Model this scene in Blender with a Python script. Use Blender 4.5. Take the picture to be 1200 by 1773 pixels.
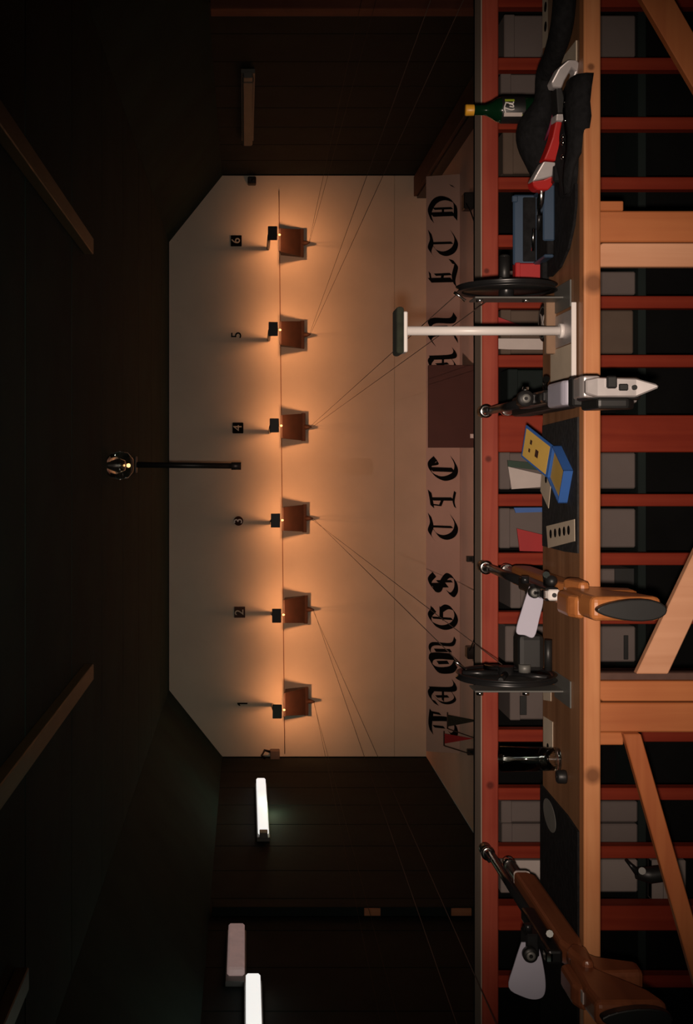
import bpy, bmesh, math, random
from mathutils import Vector, Matrix
random.seed(7)
for o in list(bpy.data.objects): bpy.data.objects.remove(o)
scene = bpy.context.scene
COL = scene.collection

# ------------------------------------------------------------------ camera, world, light, exposure
F, H, CX, CY = 2119.0, 1.92, 425.0, 807.0          # focal length in px, eye height, vanishing point
cam = bpy.data.cameras.new('camera'); camo = bpy.data.objects.new('camera', cam); COL.objects.link(camo)
cam.sensor_fit = 'VERTICAL'; cam.sensor_height = 36.0; cam.sensor_width = 36.0
cam.lens = F / 1773 * 36.0
cam.shift_x = (600 - CX) / 1773.0
cam.shift_y = -(886.5 - CY) / 1773.0
cam.clip_start = 0.02; cam.clip_end = 100
# the photograph stands on its side: picture right = down, picture up = right
camo.matrix_world = Matrix(((0, 1, 0, 0), (0, 0, -1, 0), (-1, 0, 0, H), (0, 0, 0, 1)))
scene.camera = camo

w = bpy.data.worlds.new('world'); scene.world = w; w.use_nodes = True
w.node_tree.nodes['Background'].inputs[0].default_value = (0.75, 0.95, 0.75, 1)
w.node_tree.nodes['Background'].inputs[1].default_value = 0.05

fl = bpy.data.lights.new('camera_flash', 'SPOT')
fl.energy = 310; fl.color = (1.0, 0.80, 0.66); fl.spot_size = math.radians(54); fl.spot_blend = 1.0
fl.shadow_soft_size = 0.018
flo = bpy.data.objects.new('camera_flash', fl); COL.objects.link(flo)
flo.location = (-0.045, 0.0, H + 0.005); flo.rotation_euler = (math.radians(90 - 7), 0, 0)

scene.view_settings.view_transform = 'Standard'
try: scene.view_settings.look = 'None'
except Exception: pass
scene.view_settings.exposure = 0.0; scene.view_settings.gamma = 1.0
scene.view_settings.use_curve_mapping = False

# ------------------------------------------------------------------ materials
def s2l(c):
    return tuple(((v / 255) / 12.92 if v / 255 <= .04045 else ((v / 255 + .055) / 1.055) ** 2.4) for v in c)
def rgb(*c): return s2l(c) + (1,)
MATS = {}
def mat(name, col, rough=.6, metal=0., var=.12, scale=8., bump=.0, emit=None, estr=0., trans=0., stretch=(1, 1, 1), spec=.5, alpha=None):
    if name in MATS: return MATS[name]
    m = bpy.data.materials.new(name); m.use_nodes = True
    nt = m.node_tree; b = nt.nodes['Principled BSDF']
    tc = nt.nodes.new('ShaderNodeTexCoord'); mp = nt.nodes.new('ShaderNodeMapping'); mp.inputs['Scale'].default_value = stretch
    nz = nt.nodes.new('ShaderNodeTexNoise'); nz.inputs['Scale'].default_value = scale; nz.inputs['Detail'].default_value = 5
    nt.links.new(tc.outputs['Object'], mp.inputs[0]); nt.links.new(mp.outputs[0], nz.inputs['Vector'])
    rp = nt.nodes.new('ShaderNodeValToRGB')
    c = col[:3]
    rp.color_ramp.elements[0].position = .3; rp.color_ramp.elements[1].position = .7
    rp.color_ramp.elements[0].color = tuple(max(0, v * (1 - var)) for v in c) + (1,)
    rp.color_ramp.elements[1].color = tuple(min(1, v * (1 + var)) for v in c) + (1,)
    nt.links.new(nz.outputs['Fac'], rp.inputs[0]); nt.links.new(rp.outputs[0], b.inputs['Base Color'])
    b.inputs['Roughness'].default_value = rough; b.inputs['Metallic'].default_value = metal
    b.inputs['Specular IOR Level'].default_value = spec
    if trans: b.inputs['Transmission Weight'].default_value = trans
    if bump:
        bp = nt.nodes.new('ShaderNodeBump'); bp.inputs['Strength'].default_value = bump; bp.inputs['Distance'].default_value = .01
        nt.links.new(nz.outputs['Fac'], bp.inputs['Height']); nt.links.new(bp.outputs[0], b.inputs['Normal'])
    if emit:
        b.inputs['Emission Color'].default_value = emit; b.inputs['Emission Strength'].default_value = estr
    MATS[name] = m; return m
def wood(name, dark, light, axis='X', scale=3., rough=.5, bump=.08, knots=(), spec=.4):
    """grain running along one axis; knots = (x,y,z,radius) in object space"""
    if name in MATS: return MATS[name]
    m = bpy.data.materials.new(name); m.use_nodes = True
    nt = m.node_tree; b = nt.nodes['Principled BSDF']; L = nt.links.new
    tc = nt.nodes.new('ShaderNodeTexCoord'); mp = nt.nodes.new('ShaderNodeMapping')
    st = {'X': (.6, 14, 14), 'Y': (14, .6, 14), 'Z': (14, 14, .6)}[axis]
    mp.inputs['Scale'].default_value = st
    L(tc.outputs['Object'], mp.inputs[0])
    nz = nt.nodes.new('ShaderNodeTexNoise'); nz.inputs['Scale'].default_value = scale; nz.inputs['Detail'].default_value = 6; nz.inputs['Distortion'].default_value = .8
    L(mp.outputs[0], nz.inputs['Vector'])
    n2 = nt.nodes.new('ShaderNodeTexNoise'); n2.inputs['Scale'].default_value = 4; n2.inputs['Detail'].default_value = 3
    L(tc.outputs['Object'], n2.inputs['Vector'])
    ad = nt.nodes.new('ShaderNodeMath'); ad.operation = 'MULTIPLY_ADD'; ad.inputs[1].default_value = .45
    L(n2.outputs['Fac'], ad.inputs[0]); 
    m2 = nt.nodes.new('ShaderNodeMath'); m2.operation = 'MULTIPLY'; m2.inputs[1].default_value = .55; L(nz.outputs['Fac'], m2.inputs[0]); L(m2.outputs[0], ad.inputs[2])
    rp = nt.nodes.new('ShaderNodeValToRGB'); rp.color_ramp.elements[0].position = .36; rp.color_ramp.elements[1].position = .64
    rp.color_ramp.elements[0].color = dark; rp.color_ramp.elements[1].color = light
    L(ad.outputs[0], rp.inputs[0]); out = rp.outputs[0]
    for (kx, ky, kz, kr) in knots:
        vm = nt.nodes.new('ShaderNodeVectorMath'); vm.operation = 'DISTANCE'; vm.inputs[1].default_value = (kx, ky, kz)
        L(tc.outputs['Object'], vm.inputs[0])
        mr = nt.nodes.new('ShaderNodeMapRange'); mr.inputs['From Min'].default_value = kr * .45; mr.inputs['From Max'].default_value = kr
        mr.inputs['To Min'].default_value = .85; mr.inputs['To Max'].default_value = 0
        L(vm.outputs['Value'], mr.inputs['Value'])
        mx = nt.nodes.new('ShaderNodeMixRGB'); mx.inputs[2].default_value = tuple(v * .35 for v in dark[:3]) + (1,)
        L(mr.outputs[0], mx.inputs[0]); L(out, mx.inputs[1]); out = mx.outputs[0]
    L(out, b.inputs['Base Color']); b.inputs['Roughness'].default_value = rough; b.inputs['Specular IOR Level'].default_value = spec
    bp = nt.nodes.new('ShaderNodeBump'); bp.inputs['Strength'].default_value = bump; bp.inputs['Distance'].default_value = .005
    L(nz.outputs['Fac'], bp.inputs['Height']); L(bp.outputs[0], b.inputs['Normal'])
    MATS[name] = m; return m

M_wall   = mat('range_wall_paint', (.74, .70, .60, 1), .85, var=.05, scale=2.5)
M_floor  = mat('floor_paint', (.78, .56, .48, 1), .75, var=.08, scale=2)
M_nfloor = mat('bare_floor', (.10, .08, .07, 1), .8, var=.2, scale=3)
M_sign   = mat('sign_paint', (.58, .39, .32, 1), .8, var=.05, scale=3)
M_dark   = mat('black_side_boards', (.0085, .0145, .0135, 1), .8, spec=.25, var=.3, scale=3)
M_ceil   = mat('dark_green_ceiling', (.013, .034, .028, 1), .9, spec=.2, var=.25, scale=2)
M_black  = mat('black_plastic', (.012, .012, .012, 1), .45, var=.2)
M_blackm = mat('black_metal', (.016, .016, .017, 1), .32, metal=.3, var=.2)
M_cloth  = mat('black_cloth', (.012, .012, .013, 1), .92, var=.3, scale=60, bump=.3, spec=.15)
M_matgr  = mat('charcoal_rubber_mat', (.028, .028, .029, 1), .85, var=.25, scale=80, bump=.2, spec=.2)
M_void   = mat('deep_shade_black', (.005, .005, .005, 1), .9, var=.2, spec=.1)
M_letter = mat('black_sign_paint', (.008, .008, .008, 1), .95, var=.1, spec=.03)
M_silver = mat('brushed_aluminium', (.62, .58, .58, 1), .38, metal=.55, var=.06, scale=40)
M_chrome = mat('chrome', (.75, .72, .70, 1), .18, metal=1., var=.03)
M_white  = mat('white_enamel', (.78, .74, .72, 1), .35, var=.03)
M_lav    = mat('pale_lavender_plastic', (.47, .46, .56, 1), .4, var=.05)
M_paper  = mat('cream_card', (.62, .52, .40, 1), .85, var=.05, scale=20)
M_wpaper = mat('white_paper', (.55, .48, .45, 1), .85, var=.05, scale=20)
M_carton = mat('grey_carton', (.14, .112, .104, 1), .85, var=.10, scale=6)
M_pale = mat('pale_carton', (.24, .20, .185, 1), .85, var=.10, scale=6)
M_brownk = mat('brown_carton', (.11, .075, .055, 1), .85, var=.1, scale=10)
M_brownw = mat('brown_cardboard', (.26, .16, .10, 1), .85, var=.1, scale=10)
M_glass  = mat('clear_glass', (.95, .97, .96, 1), .03, trans=1., var=.0)
M_green  = mat('green_bottle_plastic', (.003, .022, .008, 1), .14, var=.15)
M_yellow = mat('yellow_cap', (.75, .36, .03, 1), .4, var=.05)
M_lime   = mat('lime_label_print', (.35, .45, .03, 1), .5, var=.05)
M_redp   = mat('red_paint', (.42, .014, .012, 1), .4, var=.1)
M_redc   = mat('red_card', (.38, .010, .012, 1), .6, var=.1)
M_bluec  = mat('blue_card', (.035, .12, .40, 1), .55, var=.08)
M_bluep  = mat('slate_blue_plastic', (.036, .066, .115, 1), .45, var=.1)
M_yelc   = mat('yellow_card', (.66, .43, .10, 1), .6, var=.06, scale=20)
M_pink   = mat('magenta_piping', (.22, .03, .07, 1), .6, var=.1)
M_gren   = mat('dark_green_folder', (.01, .04, .02, 1), .6, var=.1)
M_pad    = mat('dark_green_felt_pad', (.022, .026, .016, 1), .95, var=.3, scale=60, bump=.2)
M_brownp = mat('brown_hardboard', (.075, .026, .020, 1), .7, var=.08, scale=5)
M_trap   = mat('rust_brown_trap_paint', (.042, .018, .012, 1), .65, var=.2, scale=10)
M_cable = mat('tan_cable', (.30, .17, .10, 1), .7, var=.1)
M_string = mat('brown_string', (.05, .028, .02, 1), .8, var=.1)
M_bulb   = mat('lit_bulb', (1, .8, .5, 1), .5, var=0, emit=(1, .5, .18, 1), estr=2.5)
M_tube   = mat('lit_fluorescent', (.9, .9, .9, 1), .5, var=0, emit=(.92, .90, .86, 1), estr=.95)
M_pinkglow  = mat('pink_streak_glow', (.5, .42, .4, 1), .5, var=.2, scale=9, emit=(.55, .36, .33, 1), estr=.28)  # glow colour standing in for a pinkish lit streak
M_deadt  = mat('unlit_diffuser', (.10, .11, .10, 1), .5, var=.1)
M_grey   = mat('grey_metal', (.16, .16, .15, 1), .5, metal=.3, var=.1)
M_batten = wood('yellow_ceiling_batten', (.075, .060, .024, 1), (.105, .085, .032, 1), 'Y', 2)
M_red_z  = wood('red_stained_slat', (.20, .020, .009, 1), (.30, .040, .017, 1), 'Z', 2.2, .6, spec=.15)
M_red_x  = wood('red_stained_rail', (.29, .042, .024, 1), (.42, .085, .050, 1), 'X', 2.2, .55, spec=.2,
                knots=[(.02, 0, 1.235, .012), (-.9, 0, 1.23, .014), (.55, 0, 1.24, .01), (1.02, 0, 1.235, .011)])
M_cap    = wood('grey_brown_cap_board', (.36, .27, .215, 1), (.46, .35, .28, 1), 'X', 2, .75)
M_ply    = wood('brown_plywood', (.20, .095, .045, 1), (.34, .17, .085, 1), 'X', 2, .45)
M_pine_x = wood('pine_front_rail', (.47, .165, .060, 1), (.65, .29, .125, 1), 'X', 2.4, .45,
                knots=[(-.668, -.158, 1.170, .024), (.395, -.158, 1.168, .030), (.862, -.158, 1.174, .010), (-1.09, -.158, 1.17, .014)])
M_pine_z = wood('pine_leg', (.40, .118, .038, 1), (.52, .18, .060, 1), 'Z', 2.4, .5)
M_pine_l = wood('pale_pine_cleat', (.56, .26, .14, 1), (.70, .36, .21, 1), 'Z', 2.2, .5)
M_pine_b = wood('orange_brace', (.40, .112, .036, 1), (.50, .165, .054, 1), 'X', 2.4, .5)
M_stockB = wood('orange_walnut_stock', (.34, .11, .032, 1), (.50, .19, .06, 1), 'Y', 2.5, .32)
M_stockC = wood('reddish_walnut_stock', (.20, .060, .026, 1), (.31, .10, .042, 1), 'Y', 2.5, .32)
M_kerb   = wood('brown_kerb_board', (.07, .035, .026, 1), (.11, .055, .04, 1), 'Y', 2, .7)
M_post   = wood('dark_red_post', (.16, .05, .028, 1), (.22, .075, .04, 1), 'Z', 2, .7)
M_rawwd  = wood('raw_wood_cleat', (.42, .17, .08, 1), (.55, .24, .12, 1), 'Z', 2, .6)

# ------------------------------------------------------------------ geometry helpers
def P(px, py, z):
    """a point of the place at depth z (metres down-range) that is seen at picture pixel px, py"""
    return Vector(((CY - py) * z / F, z, H - (px - CX) * z / F))
class MB:
    def __init__(s): s.v = []; s.f = []; s.sm = []
    def add(s, vs, fs, smooth=False):
        o = len(s.v); s.v += [tuple(v) for v in vs]; s.f += [tuple(i + o for i in f) for f in fs]; s.sm += [smooth] * len(fs); return s
    def bm(s, bm, smooth=False):
        bm.verts.index_update()
        s.add([v.co for v in bm.verts], [[v.index for v in f.verts] for f in bm.faces], smooth); bm.free(); return s
    def box(s, lo, hi, bev=.0, mtx=None, seg=1):
        bm = bmesh.new(); bmesh.ops.create_cube(bm, size=1)
        d = [hi[i] - lo[i] for i in range(3)]; c = [(hi[i] + lo[i]) / 2 for i in range(3)]
        for v in bm.verts: v.co = Vector((v.co.x * d[0] + c[0], v.co.y * d[1] + c[1], v.co.z * d[2] + c[2]))
        if bev: bmesh.ops.bevel(bm, geom=bm.edges[:], offset=min(bev, min(abs(x) for x in d) * .45), segments=seg, profile=.5, affect='EDGES')
        if mtx is not None: bmesh.ops.transform(bm, matrix=mtx, verts=bm.verts)
        return s.bm(bm)
    def cyl(s, a, b, r, r2=None, n=16, cap=True):
        return s.tube([a, b], [r, r if r2 is None else r2], n, cap)
    def tube(s, pts, r, n=12, cap=True, flat=1.0):
        pts = [Vector(p) for p in pts]; k = len(pts)
        rs = r if isinstance(r, (list, tuple)) else [r] * k
        vs = []; fs = []; ref = None
        for i, p in enumerate(pts):
            t = (pts[min(i + 1, k - 1)] - pts[max(i - 1, 0)])
            t = t.normalized() if t.length > 1e-9 else Vector((0, 0, 1))
            if ref is None:
                ref = Vector((0, 0, 1)) if abs(t.z) < .9 else Vector((1, 0, 0))
            u = t.cross(ref); u = u.normalized() if u.length > 1e-6 else t.orthogonal().normalized()
            v = u.cross(t).normalized()
            for j in range(n):
                a = 2 * math.pi * j / n
                vs.append(p + rs[i] * (math.cos(a) * u + flat * math.sin(a) * v))
        for i in range(k - 1):
            for j in range(n):
                fs.append((i * n + j, i * n + (j + 1) % n, (i + 1) * n + (j + 1) % n, (i + 1) * n + j))
        s.add(vs, fs, True)
        if cap:
            o = len(s.v) - k * n
            s.f.append(tuple(o + j for j in reversed(range(n)))); s.sm.append(False)
            s.f.append(tuple(o + (k - 1) * n + j for j in range(n))); s.sm.append(False)
        return s
    def lathe(s, c, prof, n=28, axis='Z'):
        """profile of (radius, height); axis through c"""
        vs = []; fs = []; k = len(prof)
        for (r, h) in prof:
            for j in range(n):
                a = 2 * math.pi * j / n; x, y = r * math.cos(a), r * math.sin(a)
                q = {'Z': (x, y, h), 'X': (h, x, y), 'Y': (x, h, y)}[axis]
                vs.append((c[0] + q[0], c[1] + q[1], c[2] + q[2]))
        for i in range(k - 1):
            for j in range(n):
                fs.append((i * n + j, i * n + (j + 1) % n, (i + 1) * n + (j + 1) % n, (i + 1) * n + j))
        return s.add(vs, fs, True)
    def sphere(s, c, r, sc=(1, 1, 1), n=16):
        bm = bmesh.new(); bmesh.ops.create_uvsphere(bm, u_segments=n, v_segments=n // 2, radius=r)
        for v in bm.verts: v.co = Vector((v.co.x * sc[0] + c[0], v.co.y * sc[1] + c[1], v.co.z * sc[2] + c[2]))
        return s.bm(bm, True)
    def prism(s, poly, d, bev=0., seg=2):
        """poly: 3D points of one face; d: extrusion vector"""
        bm = bmesh.new(); vs = [bm.verts.new(p) for p in poly]; f = bm.faces.new(vs); d = Vector(d)
        r = bmesh.ops.extrude_face_region(bm, geom=[f])
        bmesh.ops.translate(bm, vec=d, verts=[e for e in r['geom'] if isinstance(e, bmesh.types.BMVert)])
        bmesh.ops.recalc_face_normals(bm, faces=bm.faces)
        if bev: bmesh.ops.bevel(bm, geom=bm.edges[:], offset=bev, segments=seg, profile=.5, affect='EDGES', clamp_overlap=True)
        bmesh.ops.triangulate(bm, faces=[f for f in bm.faces if len(f.verts) > 4])
        return s.bm(bm)
    def mesh(s, name, m, off=(0, 0, 0)):
        me = bpy.data.meshes.new(name)
        me.from_pydata([(v[0] - off[0], v[1] - off[1], v[2] - off[2]) for v in s.v], [], s.f)
        me.polygons.foreach_set('use_smooth', s.sm); me.materials.append(m); me.update()
        bm = bmesh.new(); bm.from_mesh(me); bmesh.ops.recalc_face_normals(bm, faces=bm.faces[:]); bm.to_mesh(me); bm.free()
        return me
    def part(s, name, m, parent):
        off = parent['_o'] if '_o' in parent else (0, 0, 0)
        o = bpy.data.objects.new(name, s.mesh(name, m, off)); COL.objects.link(o); o.parent = parent; o['_o'] = list(off); return o
    def thing(s, name, m, label, cat, group=None, origin=None):
        xs = list(zip(*s.v)); off = origin or ((min(xs[0]) + max(xs[0])) / 2, (min(xs[1]) + max(xs[1])) / 2, min(xs[2]))
        o = bpy.data.objects.new(name, s.mesh(name, m, off)); COL.objects.link(o); o.location = off; o['_o'] = list(off)
        o['label'] = label; o['category'] = cat
        if group: o['group'] = group
        return o
    def struct(s, name, m):
        o = bpy.data.objects.new(name, s.mesh(name, m)); COL.objects.link(o); o['kind'] = 'structure'; o['_o'] = [0., 0., 0.]; return o
def thing(name, label, cat, loc, group=None):
    o = bpy.data.objects.new(name, None); COL.objects.link(o); o.location = loc; o['_o'] = [float(v) for v in loc]; o.empty_display_size = .05
    o['label'] = label; o['category'] = cat
    if group: o['group'] = group
    return o
def inst(name, me, parent, loc):
    o = bpy.data.objects.new(name, me); COL.objects.link(o); o.parent = parent
    p = parent['_o']; o.location = (loc[0] - p[0], loc[1] - p[1], loc[2] - p[2]); return o
def lamp(name, loc, e, c, r=.03, parent=None, kind='POINT', size=None, rot=None):
    l = bpy.data.lights.new(name, kind); l.energy = e; l.color = c
    if kind == 'POINT': l.shadow_soft_size = r
    elif kind == 'AREA': l.shape = 'RECTANGLE'; l.size, l.size_y = size
    o = bpy.data.objects.new(name, l); COL.objects.link(o)
    if parent is not None:
        p = parent['_o']; o.parent = parent; o.location = (loc[0] - p[0], loc[1] - p[1], loc[2] - p[2])
    else: o.location = loc
    if rot: o.rotation_euler = rot
    return o
def text_mesh(txt, size, m, name):
    cu = bpy.data.curves.new(name, 'FONT'); cu.body = txt; cu.size = size; cu.extrude = .004; cu.align_x = 'CENTER'; cu.align_y = 'CENTER'; cu.resolution_u = 3
    o = bpy.data.objects.new(name, cu); COL.objects.link(o); dg = bpy.context.evaluated_depsgraph_get(); dg.update()
    me = bpy.data.meshes.new_from_object(o.evaluated_get(dg)); COL.objects.unlink(o); bpy.data.objects.remove(o)
    me.transform(Matrix.Rotation(math.radians(90), 4, 'X')); me.materials.clear(); me.materials.append(m); return me
def smooth_path(pts, k=6):
    """Catmull-Rom through the points"""
    pts = [Vector(p) for p in pts]; out = []
    for i in range(len(pts) - 1):
        a, b, c, d = pts[max(i - 1, 0)], pts[i], pts[i + 1], pts[min(i + 2, len(pts) - 1)]
        for j in range(k):
            t = j / k
            out.append(.5 * ((2 * b) + (c - a) * t + (2 * a - 5 * b + 4 * c - d) * t * t + (3 * b - 3 * c + d - a) * t ** 3))
    return out + [pts[-1]]

# ------------------------------------------------------------------ the room
D = 13.0; XW = 3.085; ZC = 2.73; XC = 2.38; ZS = 2.165; Y0 = -1.5
MB().box((-XW, 2.0, -.1), (XW, D, 0)).struct('floor', M_floor)
MB().box((-XW, Y0, -.1), (XW, 2.0, 0)).struct('floor_near', M_nfloor)
wl = MB().box((-XW - .1, Y0, 0), (-XW - .03, D + .1, ZS + .3)).struct('wall_left', M_dark)
wr = MB().box((XW + .03, Y0, 0), (XW + .1, D + .1, ZS + .3)).struct('wall_right', M_dark)
pk = MB().box((-.015, -.297, 0), (.015, .297, ZS + .02), .004).mesh('wall_plank', M_dark)
y = Y0 + .3
while y < D:
    inst('wall_plank', pk, wl, (-XW - .015, y, 0)); inst('wall_plank', pk, wr, (XW + .015, y, 0)); y += .602
ce = MB().box((-XW - .1, Y0, ZC + .02), (XW + .1, D + .1, ZC + .1)).struct('ceiling', M_ceil)
cp = MB().box((-XC, -.595, 0), (XC, .595, .02), .004).mesh('ceiling_panel', M_ceil)
y = Y0 + .6
while y < D - .4:
    inst('ceiling_panel', cp, ce, (0, y, ZC)); y += 1.2
for sgn, nm in ((-1, 'ceiling_slope_left'), (1, 'ceiling_slope_right')):
    a, b = (sgn * XC, ZC), (sgn * (XW + .03), ZS - .02)
    MB().prism([(a[0], Y0, a[1]), (b[0], Y0, b[1]), (b[0] + sgn * .05, Y0, b[1] + .06), (a[0] + sgn * .03, Y0, a[1] + .08)], (0, D - Y0, 0)).struct(nm, M_ceil)
# far wall: two painted panels on a dark backing, seam recessed
wf = MB().box((-XW - .1, D + .02, -.1), (XW + .1, D + .1, ZC + .1)).struct('wall_far', M_dark)
zs = H - (683 - CX) * D / F
MB().prism([(-XC, D, ZC), (XC, D, ZC), (XW, D, ZS), (XW, D, zs + .0015), (-XW, D, zs + .0015), (-XW, D, ZS)], (0, .02, 0)).part('wall_panel', M_wall, wf)
MB().box((-XW, D, 0), (XW, D + .02, zs - .0015)).part('wall_panel', M_wall, wf)

# battens under the ceiling
for (x, y1, lab) in ((-1.03, 6.13, 'yellowish wooden batten on the dark ceiling, left of the glass lamp'),
                     (1.10, 6.13, 'yellowish wooden batten on the dark ceiling, right of the glass lamp'),
                     (-1.80, 4.30, 'short yellowish batten end at the upper left ceiling edge')):
    MB().box((x - .04, Y0 + .1, ZC - .05), (x + .04, y1, ZC - .001), .004).thing('ceiling_batten', M_batten, lab, 'batten', 'ceiling battens')
# kerb on the right, posts on the side walls
k = thing('kerb', 'brown timber kerb along the foot of the dark right wall', 'kerb', (2.95, 8.3, 0))
MB().box((2.84, 3.95, 0), (3.07, 12.98, .10)).part('kerb_side', M_black, k)
MB().box((2.86, 3.95, .10), (3.07, 12.98, .135), .004).part('kerb_board', M_kerb, k)
MB().box((2.99, 8.0, 0), (XW - .002, 8.14, 2.15), .004).thing('wall_post', M_post, 'dark red timber post against the right wall at the picture edge', 'post')
t = thing('wall_post', 'black post on the left wall with two bare wood cleats', 'post', (-3.05, 8.44, 0))
MB().box((-3.083, 8.38, 0), (-3.02, 8.50, 2.15), .004).part('post', M_dark, t)
for a, b in ((630, 658), (780, 815)):
    za, zb = H - (a - CX) * 8.4 / F, H - (b - CX) * 8.4 / F
    MB().box((-3.075, 8.365, zb), (-3.025, 8.379, za), .002).part('cleat', M_rawwd, t)

# ------------------------------------------------------------------ lights on the side walls
def fixture(y0, y1, z0, z1, mt, label, side, cap=True, e=0):
    x = side * 3.082
    t = thing('fluorescent_light', label, 'light', (x, (y0 + y1) / 2, z0), 'wall fluorescent lights')
    s = -side
    def bx(a, b, ya, yb, za, zb, be=.003): return MB().box((min(x + s * a, x + s * b), ya, za), (max(x + s * a, x + s * b), yb, zb), be)
    bx(0, .035, y0 - .06, y1 + .02, z0 - .01, z1 + .01).part('housing', M_grey, t)
    bx(.036, .09, y0, y1, z0, z1, .012).part('diffuser', mt, t)
    if cap: bx(.036, .085, y0 - .10, y0 - .004, z0 + .01, z1 - .012).part('end_cap', M_grey, t)
    if e:
        lamp('tube_light', (x + s * .13, (y0 + y1) / 2, z0 - .03), e, (.80, 1, .58), .06, t)
    return t
fixture(10.10, 11.75, 1.728, 1.816, M_tube, 'lit white fluorescent light on the left wall nearest the far wall', -1, e=1.4)
fixture(5.5, 7.23, 1.832, 1.918, M_tube, 'lit white fluorescent light at the lower left picture corner', -1, cap=False, e=.5)
fixture(7.30, 8.02, 1.925, 2.03, M_pinkglow, 'dim pinkish streak of light above the left wall lights, built as a glowing box', -1, cap=False)  # made-up fixture; its glow imitates a lit streak near the ceiling
fixture(9.55, 11.45, 1.855, 1.945, M_deadt, 'unlit grey fluorescent light on the dark right wall', 1)

# hanging black pole and glass lamp
t = thing('hanging_pole', 'black pole hanging from the ceiling before the pale far wall', 'pole', (0, 9, H))
zt = H - (417 - CX) * 9 / F
MB().cyl((.0, 9, zt), (.01, 9, ZC), .021).part('pole', M_black, t)
MB().cyl((0, 9, zt - .002), (0, 9, zt + .07), .028).part('pole_end', M_black, t)
MB().box((-.05, 8.95, ZC - .012), (.07, 9.05, ZC - .001), .003).part('mounting_plate', M_black, t)
c = P(207, 806, 7.2)
t = thing('glass_lamp', 'glass lamp glinting under the dark ceiling above the black pole', 'lamp', (c.x, c.y, c.z - .1))
MB().lathe(c, [(.001, -.085), (.04, -.08), (.075, -.05), (.085, 0), (.07, .05), (.045, .075)], 24).part('glass_globe', M_glass, t)
MB().lathe(c, [(.001, -.03), (.02, -.025), (.03, .0), (.02, .035), (.012, .06)], 16).part('bulb', M_chrome, t)
MB().sphere((c.x, c.y - .02, c.z - .045), .010, (1, 1, 1), 10).part('glint_bead', M_bulb, t)  # self-glowing bead imitates the glint in the glass
fl_ = lamp('floor_fill_light', (c.x, c.y + .01, c.z - .10), 165, (1.0, .60, .46), .05, t, 'SPOT', rot=(math.radians(90 - 49), 0, 0))  # added fill light that brightens the range floor and sign board
fl_.data.spot_size = math.radians(74); fl_.data.spot_blend = 1.0
MB().cyl((c.x, c.y, c.z + .07), (c.x, c.y, ZC - .001), .03, .05).part('socket', M_blackm, t)
# small brackets at the far wall's upper corners
c = P(437, 312, 12.95)
t = MB().box((c.x - .05, 12.9, c.z - .04), (c.x + .03, 12.995, c.z + .05), .01).thing('wall_bracket', M_black, 'small black bracket at the right edge of the pale far wall', 'bracket')
MB().cyl((c.x - .01, 12.9, c.z), (c.x - .01, 12.84, c.z - .02), .012).part('bracket_pin', M_black, t)
c = P(468, 1308, 12.9)
t = thing('junction_box', 'grey box with black hook at the left edge of the far wall', 'box', (c.x, 12.95, c.z - .1))
MB().box((c.x - .05, 12.88, c.z - .10), (c.x + .05, 12.995, c.z + .0), .006).part('box', M_carton, t)
MB().tube([(c.x + .03, 12.94, c.z), (c.x + .05, 12.92, c.z + .06), (c.x, 12.9, c.z + .09), (c.x - .03, 12.9, c.z + .05)], .014, 8).part('hook', M_black, t)

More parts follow.
